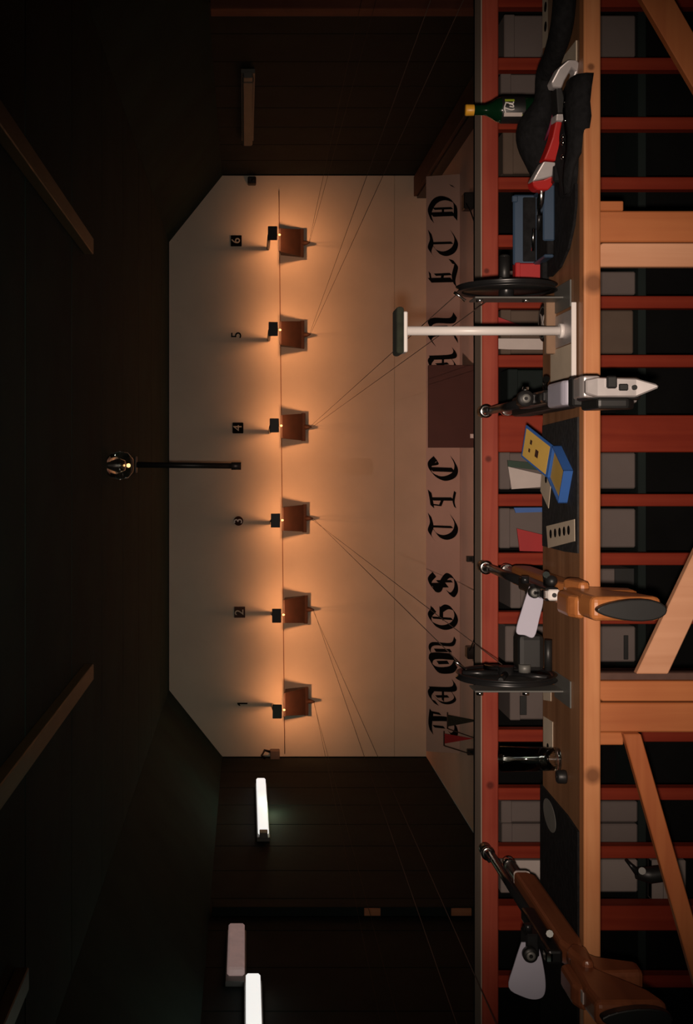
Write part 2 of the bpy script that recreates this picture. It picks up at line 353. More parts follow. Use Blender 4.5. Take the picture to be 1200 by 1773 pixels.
# ------------------------------------------------------------------ six lanes at the far wall
LY = [1217, 1057, 898, 739, 578, 418]; LNAME = ['one', 'two', 'three', 'four', 'five', 'six']
WHICH = ['leftmost trap', 'second trap from the left', 'trap left of the black pole', 'trap right of the black pole', 'second trap from the right', 'rightmost trap']
TOPV = [492, 491, 489, 487, 485, 484]
WB = 2.86       # depth of the bench wheels
ZB = H - 580 * 2.68 / F         # bench top
WZ = ZB + .124
for i in range(6):
    n = i + 1; X = (CY - LY[i]) * 12.85 / F
    dv = TOPV[i] - 487
    zt = H - (487 + dv - CX) * 12.76 / F; zb = H - (529 + dv - CX) * 12.95 / F
    lab = 'under the number %d' % n
    t = thing('target_trap', 'rust brown wedge shaped target trap under figure %s, the %s' % (LNAME[i], WHICH[i]), 'target trap', (X, 12.9, zb), 'target traps on the far wall')
    wt, wb = .120, .145; ys, yb = 12.76, 12.95
    fr = [Vector((X - wt, ys, zt)), Vector((X + wt, ys, zt)), Vector((X + wb, yb, zb)), Vector((X - wb, yb, zb))]
    MB().prism(fr, (0, .014, .006)).part('front_panel', M_trap, t)
    for s in (-1, 1):
        MB().prism([(X + s * wt, ys + .012, zt - .004), (X + s * wt, 12.995, zt - .02), (X + s * wb, 12.995, zb), (X + s * wb, yb + .012, zb + .004)], (-s * .012, 0, 0)).part('side_panel', M_trap, t)
    MB().prism([(X - wt, ys - .008, zt - .012), (X + wt, ys - .008, zt - .012), (X + wt, ys - .008, zt + .006), (X - wt, ys - .008, zt + .006)], (0, .016, 0)).part('top_strip', M_trap, t)
    bt = MB()
    bt.prism([(X - wb - .004, yb - .016, zb + .002), (X + wb + .004, yb - .016, zb + .002), (X + wb + .002, yb - .026, zb + .04), (X - wb - .002, yb - .026, zb + .04)], (0, .012, .004))
    bt.part('bottom_strip', M_trap, t)
    MB().tube([(X, 12.95, zb + .01), (X, 12.93, zb - .03), (X, 12.9, zb - .06)], [.03, .022, .008], 8).part('string_nub', M_trap, t)
    # lamp above the trap: black shield, socket, bulb
    LZ_ = 12.48; zs_ = H - (483 + dv - CX) * 12.4 / F; zh = H - (467 + dv - CX) * 12.4 / F
    zl = H - (487 + dv - CX) * LZ_ / F
    l = thing('target_lamp', 'glowing orange lamp behind a black shield above the %s' % WHICH[i], 'lamp', (X, 12.45, zs_), 'target lamps')
    MB().box((X - .071, 12.392, zs_), (X + .071, 12.404, zh), .004).part('shield', M_black, l)
    MB().cyl((X, LZ_, zl + .022), (X, LZ_, zh - .012), .017, .020, 12).part('socket', M_blackm, l)
    MB().box((X - .010, 12.405, zh - .03), (X + .010, LZ_, zh - .02), .002).part('bracket', M_blackm, l)
    MB().tube([(X, LZ_, zh - .016), (X - .02, 12.7, zh - .014), (X - .05, 12.995, zh - .012)], .018, 8).part('arm', M_blackm, l)
    MB().sphere((X, LZ_, zl), .011, (1, 1, 1.2), 12).part('bulb', M_bulb, l)
    bl_ = lamp('bulb_light', (X, LZ_, zl), 16.5, (1.0, .36, .135), .020, l, 'SPOT', rot=(math.radians(90 - 18), 0, 0))
    bl_.data.spot_size = math.radians(170); bl_.data.spot_blend = 1.0; bl_.data.shadow_soft_size = .022
    # number
    c = P([420, 415, 413, 412, 410, 409][i], [1218, 1060, 902, 741, 580, 417][i], 12.99)
    sz = .155
    if n in (2, 4, 6):
        t = thing('number_plate', 'dark plate with a pale figure %s over the %s' % (LNAME[i], WHICH[i]), 'number', (c.x, 12.985, c.z - .06), 'lane numbers')
        MB().box((c.x - .058, 12.982, c.z - .058), (c.x + .058, 12.998, c.z + .058), .012 if n == 4 else .003).part('plate', M_trap if n == 2 else M_letter, t)
        inst('numeral', text_mesh(str(n), sz * .85, M_wall, 'numeral'), t, (c.x, 12.978, c.z))
    elif n == 3:
        t = thing('number_plate', 'small round plate with a white figure 3 on the far wall', 'number', (c.x, 12.985, c.z - .05), 'lane numbers')
        MB().lathe((c.x, 12.99, c.z), [(.001, -.008), (.05, -.008), (.05, .006)], 24, 'Y').part('plate', M_trap, t)
        inst('numeral', text_mesh('3', sz * .8, M_white, 'numeral'), t, (c.x, 12.976, c.z))
    else:
        me = text_mesh(str(n), sz, M_letter, 'numeral')
        if n == 1:
            me = MB().prism([(u * sz, -.004, v * sz) for u, v in ((.04, -.34), (.04, .36), (-.04, .36), (-.16, .24), (-.16, .14), (-.05, .20), (-.05, -.34))], (0, .008, 0)).mesh('numeral', M_letter)
        o = bpy.data.objects.new('numeral', me); COL.objects.link(o); o.location = (c.x, 12.993, c.z)
        o['label'] = 'plain black figure %s over the %s' % (LNAME[i], WHICH[i]); o['category'] = 'number'; o['group'] = 'lane numbers'
    # the two strings that run from the trap to the hand wheel of the lane
    wx = [-2.3, -1.39, -.483, .428, 1.34, 2.25][i]
    st = thing('target_string', 'pair of thin brown strings running to the %s' % WHICH[i], 'string', (X, 12.9, zb - .06), 'target strings')
    for dz, dx in ((.085, .012), (-.015, -.012)):
        MB().tube([(X + dx, 12.9, zb - .055), (wx, WB + .05, WZ + dz)], .0013, 5).part('string', M_string, st)
# cable linking the lamps
pts = [P(483 + 10 * (q / 10), 330 + 975 * q / 10, 12.985) for q in range(11)]
MB().tube(pts, .005, 6).thing('lamp_cable', M_cable, 'thin brown cable running level along the far wall between the lamps', 'cable')

# ------------------------------------------------------------------ sign with black letter lettering
S0, S1 = 10.94, 11.03               # the board leans back slightly
SZ1 = H - (738 - CX) * S1 / F
ZS_D = 10.98
a = (CY - 1302) * 11.0 / F; b = (CY - 304) * 11.0 / F
sg = thing('sign_board', 'long low sign board with black Gothic lettering before the far wall', 'sign', ((a + b) / 2, 11.4, 0))
MB().prism([(a, S0, 0.002), (a, S1, SZ1), (a, S1, 0.002)], (b - a, 0, 0)).part('board', M_sign, sg)
G = {
 'J': [[(.15, .93), (.45, .98), (.95, .93)], [(.66, .95), (.68, .35), (.55, .08), (.25, .0), (.08, .12), (.18, .26)], [(.38, .85), (.36, .45)], [(.9, .9), (.86, .6)]],
 'A': [[(.08, .72), (.2, .92), (.45, 1.), (.62, .9)], [(.64, .97), (.66, .2), (.78, .04), (.98, .1)], [(.48, .95), (.16, .62), (.12, .28), (.3, .04), (.6, .2)], [(.2, .5), (.66, .5)], [(.35, .75), (.38, .3)]],
 'M': [[(.3, .97), (.08, .7), (.1, .2), (.26, .02)], [(.3, .97), (.46, .85), (.46, .12)], [(.28, .7), (.3, .3)], [(.48, .9), (.66, 1.), (.8, .85), (.8, .18), (.98, .04)], [(.62, .8), (.63, .2)]],
 'E': [[(.8, .82), (.55, 1.), (.25, .86), (.1, .5), (.22, .14), (.5, .0), (.82, .12), (.92, .35), (.8, .55)], [(.45, .56), (.85, .56)], [(.48, .9), (.45, .15)], [(.6, .95), (.9, .92)]],
 'S': [[(.85, .82), (.6, 1.), (.28, .86), (.28, .64), (.6, .5), (.82, .3), (.68, .06), (.32, .0), (.08, .14), (.18, .32)], [(.42, .92), (.45, .35)], [(.58, .72), (.6, .16)], [(.85, .82), (.98, .95)]],
 'T': [[(.02, .84), (.28, 1.), (.6, .92), (.96, 1.)], [(.5, .92), (.2, .7), (.1, .4), (.24, .1), (.55, .0), (.9, .16)], [(.52, .9), (.5, .15)]],
 'I': [[(.08, .9), (.4, .93), (.92, 1.)], [(.5, .92), (.5, .12)], [(.05, .04), (.4, .1), (.9, .04)], [(.15, .6), (.5, .5)], [(.15, .6), (.2, .9)]],
 'C': [[(.92, .78), (.66, 1.), (.32, .9), (.1, .5), (.24, .1), (.56, .0), (.94, .16)], [(.48, .95), (.45, .1)], [(.66, .95), (.72, .7), (.9, .78)]],
 'N': [[(.05, .82), (.25, 1.), (.4, .82), (.38, .12), (.15, .0)], [(.4, .82), (.68, 1.), (.82, .82), (.8, .18), (.98, .04)], [(.6, .8), (.6, .3)]],
 'L': [[(.3, 1.), (.28, .15)], [(.05, .03), (.35, .1), (.85, .0), (.98, .22)], [(.3, .95), (.6, 1.)], [(.5, .8), (.5, .2)], [(.28, .55), (.5, .5)]],
 'D': [[(.05, .9), (.45, 1.), (.85, .8), (.95, .45), (.7, .06), (.1, .03)], [(.32, .93), (.3, .08)], [(.55, .85), (.53, .15)], [(.3, .5), (.55, .5)]],
 '.': [[(.3, .12), (.5, .2)]],
}
def letter(ch, y0, y1):
    """strokes of a broad pen held at 40 degrees"""
    x0 = (CY - y0) * ZS_D / F; wd = (y0 - y1) * ZS_D / F
    mb = MB(); nw = .20
    sl = Vector((0, S1 - S0, SZ1 - .002)); nrm = Vector((0, -sl.z, sl.y)).normalized()
    def w3(u, v, d):
        # v = 0 .. 1 is the letter's height; its foot lies a tenth up the slope
        px = 790 - 46 * v; k_ = (H - .002) * F / (px - CX)
        # where the sight line of that height meets the board
        t_ = (H - .002 - S0 * (px - CX) / F) / (sl.z + sl.y * (px - CX) / F)
        return Vector((x0 + u * wd, S0, .002)) + sl * t_ + nrm * d
    for si, st in enumerate(G[ch]):
        thin = .5 if si >= 2 else 1.0
        pts = smooth_path([(p[0], p[1], 0) for p in st], 5)
        nx, nz = math.cos(math.radians(35)) * nw * thin * .5 / .9, math.sin(math.radians(35)) * nw * thin * .5 + .012
        for p, q in zip(pts[:-1], pts[1:]):
            dep = .003 + .0004 * si
            quad = [(p.x - nx, p.y - nz), (q.x - nx, q.y - nz), (q.x + nx, q.y + nz), (p.x + nx, p.y + nz)]
            vs = [w3(u, v, dep) for u, v in quad] + [w3(u, v, 0) for u, v in quad]
            mb.add(vs, [(0, 1, 2, 3), (0, 4, 5, 1), (1, 5, 6, 2), (2, 6, 7, 3), (3, 7, 4, 0)])
    mb.part('letter', M_letter, sg)
for ch, y0, y1 in (('J', 1276, 1230), ('A', 1222, 1178), ('M', 1165, 1103), ('E', 1091, 1047), ('S', 1033, 988), ('T', 935, 890), ('I', 880, 848), ('C', 833, 790),
                   ('A', 645, 604), ('N', 598, 545), ('L', 498, 452), ('T', 444, 398), ('D', 384, 341), ('.', 330, 312)):
    letter(ch, y0, y1)
# brown panel in front of the sign
a = P(742, 775, 10.25); b = P(822, 632, 10.25)
t = MB().box((a.x, 10.25, .0), (b.x, 10.29, a.z), .003).thing('brown_panel', M_brownp, 'plain dark brown board standing before the Gothic lettering', 'board')
c = P(818, 755, 10.24); MB().box((c.x - .018, 10.235, c.z - .018), (c.x + .018, 10.25, c.z + .018), .002).part('white_tag', M_white, t)
# things on the range floor
for (px, py, w_, h_, lab) in ((811, 347, .14, .085, 'black block on the range floor below the letter D'),
                              (816, 1131, .10, .08, 'black block on the range floor below the letter M')):
    z = H * F / (px + 10 - CX); c = P(px, py, z)
    t = MB().box((c.x - w_ / 2, z, 0), (c.x + w_ / 2, z + .12, h_), .008).thing('floor_block', M_black, lab, 'block', 'black floor blocks')
    s = 1 if py > 800 else -1
    MB().tube([(c.x, z + .02, h_ - .01), (c.x + s * .1, z - .05, .04), (c.x + s * .26, z - .15, .008)], .006, 6).part('cord', M_black, t)
for (px, py, lab) in ((817, 968, 'tiny black stud on the floor beneath the gap after JAMES'), (818, 1303, 'tiny black stud on the floor left of the red pennant')):
    z = H * F / (px + 5 - CX); c = P(px, py, z)
    t = MB().box((c.x - .024, z, 0), (c.x + .024, z + .05, .065), .004).thing('floor_stud', M_black, lab, 'stud', 'floor studs')
    MB().box((c.x - .015, z - .004, .02), (c.x + .015, z, .045), .002).part('slot', M_dark, t)
for (px0, px1, py, wd, m, lab) in ((776, 829, 1248, 20, M_pad, 'dark green pointed pennant hanging before the letter J'), (770, 819, 1279, 17, M_redc, 'dark red pointed pennant hanging left of the green one')):
    z = 10.05; a = P(px0, py + wd / 2, z); b = P(px0, py - wd / 2, z); c = P(px1, py, z)
    t = thing('pennant', lab, 'pennant', (c.x, z, c.z), 'pennants')
    MB().prism([a, b, c], (0, .012, 0)).part('flag', m, t)
    MB().cyl((a.x - .02, z + .006, a.z + .004), (b.x + .02, z + .006, b.z + .004), .006, n=8).part('rod', M_string, t)
    MB().cyl((a.x - .02, z + .006, a.z), (a.x - .11, z + .02, 0), .005, n=6).part('stick', M_string, t)

# ------------------------------------------------------------------ red slatted barrier
BY = 3.45; ZR = H - (835 - CX) * BY / F
br = thing('slatted_barrier', 'low red stained slatted timber barrier behind the bench', 'barrier', (0, BY, 0))
MB().box((-3.05, BY, ZR - .046), (3.05, BY + .04, ZR), .003).part('top_rail', M_red_x, br)
MB().box((-3.05, BY - .002, ZR + .0005), (3.05, BY + .09, ZR + .004), .001).part('cap_board', M_cap, br)
MB().box((-3.05, BY, .02), (3.05, BY + .04, .11), .003).part('bottom_rail', M_red_x, br)
sm = MB().box((-.0172, .0, .11), (.0172, .04, ZR - .046), .002).mesh('slat', M_red_z)
px_sl = [-103, 1, 110, 213, 317, 417, 523, 625, 866, 968, 1070, 1171, 1274, 1375, 1476]
xs = [(CY - (q)) * BY / F for q in px_sl]
x = xs[0]
while x < 2.9: x += .166; xs.append(x)
x = (CY - 1700) * BY / F; xs.append(x)
while x > -2.9: x -= .166; xs.append(x)
for x in xs: inst('slat', sm, br, (x, BY, 0))
pm = MB().box((-.052, -.004, 0), (.052, .07, ZR - .046), .003).mesh('post', M_red_z)
inst('post', pm, br, ((CY - 751) * BY / F, BY, 0))
pm2 = MB().box((-.035, -.002, 0), (.035, .06, ZR - .046), .003).mesh('post', M_red_z)
inst('post', pm2, br, ((CY - 1590) * BY / F, BY, 0))
# shelf and dark backing behind the slats
SZ = H - (1097 - CX) * 3.62 / F
def ztop(px, z): return H - (px - CX) * z / F
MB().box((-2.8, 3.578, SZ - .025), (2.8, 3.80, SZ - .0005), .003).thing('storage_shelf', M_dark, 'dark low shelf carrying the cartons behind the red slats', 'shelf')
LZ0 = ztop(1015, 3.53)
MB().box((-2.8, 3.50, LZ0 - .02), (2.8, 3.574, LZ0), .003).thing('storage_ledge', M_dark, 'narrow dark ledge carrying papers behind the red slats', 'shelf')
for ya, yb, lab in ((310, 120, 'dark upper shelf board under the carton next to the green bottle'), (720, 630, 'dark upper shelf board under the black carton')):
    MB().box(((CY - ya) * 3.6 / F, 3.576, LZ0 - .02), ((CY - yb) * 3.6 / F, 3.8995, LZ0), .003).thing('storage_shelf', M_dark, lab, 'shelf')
MB().box((-3.0, 3.90, 0), (3.0, 3.92, 1.19), .003).struct('wall_dark_backing', M_void)  # added backing; its near-black colour stands in for deep shade behind the slats
def carton(y0, y1, ptop, z, m, lab, slot=None, d=.16, base=None, group='cartons behind the slats'):
    x0, x1 = (CY - y1) * z / F, (CY - y0) * z / F
    x0, x1 = min(x0, x1), max(x0, x1); base = SZ if base is None else base
    t = thing('carton', lab, 'carton', ((x0 + x1) / 2, z + d / 2, base), group)
    MB().box((x0, z, base), (x1, z + d, ztop(ptop, z)), .004).part('body', m, t)
    MB().box((x0 - .002, z - .002, ztop(ptop, z) - .03), (x1 + .002, z + d + .002, ztop(ptop, z) + .002), .003).part('lid', m, t)
    if slot:
        a = P(slot[0], slot[1], z - .003); b = P(slot[2], slot[3], z - .003)
        MB().box((min(a.x, b.x), z - .004, min(a.z, b.z)), (max(a.x, b.x), z - .001, max(a.z, b.z)), .001).part('hand_slot', M_black, t)
carton(26, 98, 874, 3.60, M_carton, 'grey carton at the far right end behind the red slats')
carton(128, 200, 868, 3.62, M_carton, 'grey carton behind the slats next to the green bottle', base=LZ0 + .0005)
carton(228, 300, 872, 3.64, M_brownk, 'brown carton behind the slats above the soft black case', base=LZ0 + .0005)
carton(470, 510, 872, 3.60, M_carton, 'narrow grey carton behind the slats at the right hand wheel')
carton(537, 612, 868, 3.62, M_brownk, 'brown carton behind the slats beside the white pole')
carton(640, 712, 880, 3.68, M_dark, 'black carton behind the slats beside the silver rifle', d=.1, base=LZ0 + .0005)
carton(784, 846, 866, 3.60, M_carton, 'grey carton behind the slats above the open yellow box')
carton(881, 948, 866, 3.60, M_carton, 'grey carton behind the slats above the five bull card')
carton(985, 1052, 885, 3.62, M_carton, 'grey carton behind the slats above the orange stock rifle', slot=(1098, 984, 1064, 1050))
carton(1085, 1146, 876, 3.60, M_carton, 'grey carton with a dark slot behind the left hand wheel', slot=(1080, 1100, 1088, 1142))
carton(1190, 1246, 884, 3.60, M_carton, 'grey carton with a black slot left of the left hand wheel', slot=(900, 1205, 912, 1238))
carton(1388, 1424, 869, 3.58, M_carton, 'grey carton behind the slats left of the glass, first of a pair')
carton(1427, 1464, 870, 3.58, M_carton, 'grey carton behind the slats left of the glass, second of a pair')
carton(1489, 1545, 868, 3.58, M_pale, 'grey carton behind the slats at the muzzle of the leftmost rifle')
def sheet(name, pts, z, m, lab, cat, th=.006, group=None):
    """flat card or folder leaning behind the slats"""
    poly = [P(a, b, z) for a, b in pts]
    return MB().prism(poly, (0, th, 0)).thing(name, m, lab, cat, group)
ZP = 3.535
sheet('paper_sheet', [(880, 808), (940, 822), (1014, 815), (1014, 850), (940, 843), (886, 847)], ZP, M_wpaper, 'white paper leaning behind the slats beside the dark green folder', 'paper')
sheet('folder', [(879, 797), (880, 808), (1014, 824), (1014, 810)], ZP + .012, M_gren, 'dark green folder leaning beside the white paper', 'folder')
sheet('folder', [(895, 915), (940, 926), (1014, 930), (1014, 957), (900, 954)], ZP, M_redc, 'bright red folder leaning behind the slats near the five bull card', 'folder')
sheet('folder', [(890, 879), (893, 888), (1014, 884), (1014, 878)], ZP, M_bluec, 'blue folder edge leaning behind the slats right of the red folder', 'folder')
sheet('folder', [(857 + 6, 549), (863, 575), (908, 572), (1014, 574), (1014, 560), (908, 566)], ZP, M_redc, 'red folder leaning behind the slats right of the white pole', 'folder')
sheet('paper_sheet', [(863, 586), (863, 604), (882, 605), (1014, 606), (1014, 587), (882, 586)], ZP, M_wpaper, 'white paper strip leaning behind the slats left of the white pole', 'paper')
sheet('paper_sheet', [(872, 1490), (872, 1505), (900, 1540), (930, 1544), (1014, 1544), (1014, 1490)], ZP, M_wpaper, 'pale sheet leaning behind the barrel of the leftmost rifle', 'paper')
# lower clutter seen below the bench
t = thing('pale_carton', 'large pale carton low behind the slats under the leftmost rifle', 'carton', ((CY - 1520) * 3.55 / F, 3.56, SZ - .4))
a = P(1047, 1556, 3.55); b = P(1185, 1487, 3.55)
MB().box((a.x, 3.535, b.z), (b.x, 3.57, SZ - .026), .003).part('body', M_pale, t)
MB().box((a.x - .002, 3.532, SZ - .06), (b.x + .002, 3.572, SZ - .026), .003).part('lid', M_pale, t)
t = thing('hung_tool', 'black hand tool hung on the slats below the leftmost rifle', 'tool', tuple(P(1165, 1505, 3.43)))
MB().tube([P(1102, 1512, 3.425), P(1125, 1515, 3.425), P(1150, 1512, 3.425), P(1172, 1506, 3.425)], [.016, .024, .023, .015], 12).part('tool_body', M_black, t)
MB().tube([P(1104, 1511, 3.425), P(1092, 1498, 3.43), P(1083, 1488, 3.44)], [.010, .006, .004], 8).part('tool_nose', M_blackm, t)
MB().cyl(P(1112, 1508, 3.40), P(1112, 1508, 3.426), .010, n=12).part('tool_dial', M_grey, t)

# ------------------------------------------------------------------ bench
RF = 2.642
bn = thing('shooting_bench', 'long narrow pine shooting bench with a plywood top', 'bench', (0, 2.8, 0))
MB().box((-2.95, 2.681, ZB - .018), (2.95, 3.02, ZB), .002).part('bench_top', M_ply, bn)
MB().box((-2.95, RF, ZB - .034), (2.95, 2.68, ZB + .003), .004, seg=2).part('front_rail', M_pine_x, bn)
MB().box((-2.95, 2.98, ZB - .09), (2.95, 3.018, ZB - .0185), .003).part('back_rail', M_pine_x, bn)
LZ = 2.70
def pxx(y, z=LZ): return (CY - y) * z / F
ZU = ZB - .0345
lg = MB().box((pxx(1268), LZ, 0), (pxx(1217), LZ + .04, ZU), .003); lg.part('leg', M_pine_z, bn)
MB().box((pxx(419), LZ, 0), (pxx(365), LZ + .04, ZU), .003).part('leg', M_pine_z, bn)
for q in (-1.64, 1.62, -2.7, 2.7):
    MB().box((q - .035, LZ, 0), (q + .035, LZ + .04, ZU), .003).part('leg', M_pine_z, bn)
    MB().box((q - .035, 2.96, 0), (q + .035, 2.979, ZB - .02), .003).part('leg', M_pine_z, bn)
for q in (-.556, .533):
    MB().box((q - .035, 2.955, 0), (q + .035, 2.979, ZB - .02), .003).part('leg', M_pine_z, bn)
def cleat(ya, yb, ch, m, tip):
    a, b = pxx(ya, LZ - .02), pxx(yb, LZ - .02); zt = ZB - .036
    if tip == 'a': poly = [(a, zt - ch), (a + ch * .9, zt), (b, zt), (b, .25), (a, .25)]
    else: poly = [(a, zt), (b - ch * .9, zt), (b, zt - ch), (b, .25), (a, .25)]
    MB().prism([(u, LZ - .022, v) for u, v in poly], (0, .021, 0), .002, 1).part('cleat', m, bn)
cleat(1214, 1179, .012, M_pine_z, 'a')
cleat(462, 421, .012, M_pine_l, 'b')
MB().box((pxx(1179), LZ + .002, .25), (pxx(1165), LZ + .03, ZU), .002).part('cleat', M_kerb, bn)
for ya, yb in ((1291, 1269), (364, 347)):
    MB().box((pxx(ya), LZ + .005, H - (1081 - CX) * LZ / F), (pxx(yb), LZ + .038, ZU), .002).part('block', M_pine_z, bn)
def brace(pts, m, z=LZ - .024, th=.022):
    MB().prism([P(a, b, z) for a, b in pts], (0, th, 0), .002, 1).part('brace', m, bn)
brace([(1080, 1271), (1110, 1271), (1260, 1795), (1228, 1795)], M_pine_b)
brace([(1102, 1167), (1157, 1167), (1275, 915), (1222, 915)], M_pine_l)
brace([(1053, -100), (1112, -100), (1275, 186), (1222, 188)], M_pine_b)

# ------------------------------------------------------------------ hand wheels
def bench_z(V): return (H - ZB) * F / (V - CX)
def wheel(X, label, second=False):
    c = Vector((X, WB, WZ)); R = .117
    t = thing('hand_wheel', label, 'wheel', (X, WB, ZB), 'hand wheels on the bench')
    MB().lathe(c, [(R - .014, -.006), (R - .002, -.0075), (R, -.0065), (R - .006, -.002), (R - .006, .002), (R, .0065), (R - .002, .0075), (R - .014, .006), (R - .016, 0), (R - .014, -.006)], 48, 'X').part('rim', M_blackm, t)
    MB().lathe(c, [(.001, -.004), (R - .014, -.003), (R - .014, .003), (.001, .004)], 40, 'X').part('disc', M_black, t)
    for q in range(5):
        a = 2 * math.pi * q / 5 + .3
        MB().cyl((X + .006, c.y + .02 * math.cos(a), c.z + .02 * math.sin(a)), (X + .006, c.y + (R - .015) * math.cos(a), c.z + (R - .015) * math.sin(a)), .008, .006, 8).part('spoke', M_blackm, t)
    MB().cyl((X - .026, c.y, c.z), (X + .022, c.y, c.z), .018).part('hub', M_blackm, t)
    # mounting plate with two bolts and a foot
    pl = MB().box((X - .029, WB - .055, ZB + .004), (X - .025, WB + .02, ztop(822, WB - .05)), .001).part('mounting_plate', M_grey, t)
    for V in (832, 912):
        z = WB - .05; MB().cyl((X - .037, z + .008, ztop(V, z)), (X - .0295, z + .008, ztop(V, z)), .008, n=8).part('bolt', M_chrome, pl)
    MB().box((X - .055, WB - .11, ZB + .0005), (X + .006, WB + .03, ZB + .0042), .001).part('foot_plate', M_grey, t)
    # wing nut on top of the wheel
    a = P(795, [512, 1150][second], WB - .04)
    MB().tube([a + Vector((-.012, 0, -.014)), a, a + Vector((.008, 0, .012))], [.004, .003, .004], 6).part('wing_nut', M_chrome, t)
    if not second:
        MB().cyl((X + .012, c.y + .02, c.z), (X + .078, c.y + .02, c.z), .0115, .0135, 16).part('crank_handle', M_black, t)
        MB().sphere((X + .078, c.y + .02, c.z), .0135, (.5, 1, 1), 14).part('handle_end', M_black, t)
    else:
        MB().box((X + .012, c.y - .02, ztop(940, WB)), (X + .098, c.y + .05, ztop(895, WB)), .012, seg=2).part('reel_body', M_black, t)
        MB().cyl((X + .02, c.y - .045, ztop(952, 2.8)), (X + .09, c.y - .045, ztop(952, 2.8)), .009).part('crank_handle', M_black, t)
        MB().cyl((X + .012, c.y - .022, ztop(915, 2.8)), (X + .03, c.y - .022, ztop(915, 2.8)), .014, n=14).part('axle', M_grey, t)
wheel(.414, 'black hand wheel with crank handle by the red box, right side')
wheel(-.490, 'black hand wheel with a black reel body, left of the orange rifle', True)

# ------------------------------------------------------------------ rifles pointing down-range
def rifle(X, y0, zb, style, label):
    t = thing('target_rifle', label, 'rifle', (X, 2.85, ZB), 'target rifles on the bench')
    def W(q, h, dx=0.): return Vector((X + dx, y0 + q, zb + h))
    stock = {'A': M_black, 'B': M_stockB, 'C': M_stockC}[style]
    hw = .024
    fore = [(.275, -.03), (.26, -.062), (.30, -.055), (.345, -.0665), (.76, -.0665), (.785, -.05), (.785, -.016), (.34, -.016), (.30, -.026)]
    MB().prism([W(q, h, -hw) for q, h in fore], (2 * hw, 0, 0), .008, 2).part('fore_end', stock, t)
    grip = [(.175, -.062), (.18, -.148), (.235, -.15), (.262, -.075), (.30, -.05), (.30, -.02), (.25, -.015)]
    MB().prism([W(q, h, -.021) for q, h in grip], (.042, 0, 0), .010, 2).part('grip', stock if style != 'A' else M_silver, t)
    if style == 'A':
        MB().prism([W(q, h, -.016) for q, h in [(.03, -.03), (.03, -.075), (.20, -.07), (.30, -.06), (.30, -.02), (.18, -.025)]], (.032, 0, 0), .006, 2).part('butt_frame', M_black, t)
        ck = MB().prism([W(q, h, -.026) for q, h in [(.155, -.02), (.155, .006), (.175, .014), (.29, .014), (.29, -.012)]], (.052, 0, 0), .006, 2).part('cheek_piece', M_lav, t)
        MB().prism([W(q, h, -.030) for q, h in [(.128, -.03), (.128, .002), (.155, .006), (.155, -.03)]], (.060, 0, 0), .004, 1).part('cheek_rim', M_black, t)
        MB().prism([W(q, h, -.022) for q, h in [(.02, .006), (.02, -.10), (.05, -.11), (.075, -.05), (.10, -.035), (.10, .004), (.06, .014)]], (.044, 0, 0), .008, 2).part('butt_block', M_black, t)
        MB().prism([W(q, h, -.018) for q, h in [(.012, -.02), (.012, .012), (.03, .016), (.09, .012), (.09, .004)]], (.042, 0, 0), .004, 2).part('butt_insert', M_silver, t)
        bp = MB().prism([W(-.004, .012, -.012), W(-.004, .012, .016), W(.0, -.01, .020), W(.0, -.085, .018), W(-.004, -.125, .006), W(-.004, -.128, .0), W(.0, -.085, -.018), W(.0, -.01, -.018)], (0, .018, 0), .003, 1).part('butt_plate', M_silver, t)
        MB().box(W(-.010, -.046, -.002), W(.0, -.026, .022), .003).part('butt_clamp', M_black, bp)
        MB().box(W(-.007, -.068, -.006), W(.0, -.050, .007), .002).part('butt_slot', M_black, bp)
        MB().cyl(W(-.007, -.080), W(.0, -.080), .005, n=10).part('butt_hole', M_black, bp)
        MB().prism([W(q, h, -.040) for q, h in [(.012, -.015), (.012, -.075), (.04, -.095), (.075, -.05), (.10, -.035), (.10, -.005)]], (.022, 0, 0), .006, 2).part('butt_side', M_black, t)
        MB().cyl(W(.10, -.04, -.028), W(.10, -.04, -.012), .015, n=16).part('knob', M_chrome, t)
    else:
        butt = [(.03, -.008), (.03, -.146), (.09, -.130), (.15, -.090), (.19, -.06), (.27, -.05), (.27, -.022), (.24, -.012), (.10, -.004)]
        MB().prism([W(q, h, -.024) for q, h in butt], (.048, 0, 0), .012, 3).part('butt_stock', stock, t)
        # rounded black rubber butt plate, concave
        pl = []
        for k_ in range(20):
            a = 2 * math.pi * k_ / 20
            pl.append(W(.008, -.080 + .068 * math.cos(a), .021 * math.sin(a) * (1 - .25 * math.cos(a))))
        MB().prism(pl, (0, .022, 0), .005, 2).part('butt_plate', M_black, t)
        MB().prism([W(q, h, -.030) for q, h in [(.11, -.02), (.11, -.002), (.14, .010), (.23, .010), (.245, -.016)]], (.046, 0, 0), .010, 2).part('cheek_piece', stock, t)
        MB().prism([W(q, h, .012) for q, h in [(.19, -.03), (.19, -.05), (.27, -.055), (.29, -.03), (.26, -.012)]], (.026, 0, 0), .008, 2).part('thumb_rest', stock, t)
    sdx, sdh, sr = {'A': (0, .040, 1.), 'B': (-.004, .020, .7), 'C': (-.026, .036, .9)}[style]
    # metal
    MB().box(W(.30, -.015, -.015), W(.56, .017, .015), .006, seg=2).part('receiver', M_blackm, t)
    MB().cyl(W(.56, .0), W(1.0, .0), .0115, .0105).part('barrel', M_blackm, t)
    MB().cyl(W(.58, -.032), W(.90, -.032), .0145).part('air_cylinder', M_blackm if style != 'A' else M_silver, t)
    MB().cyl(W(.90, -.032), W(.925, -.032), .0165, n=18).part('cylinder_cap', M_chrome, t)
    MB().lathe(W(1.0, .006), [(.010, 0), (.0165, .002), (.0165, .045), (.0125, .045), (.0125, .0)], 24, 'Y').part('front_sight_tunnel', M_blackm, t)
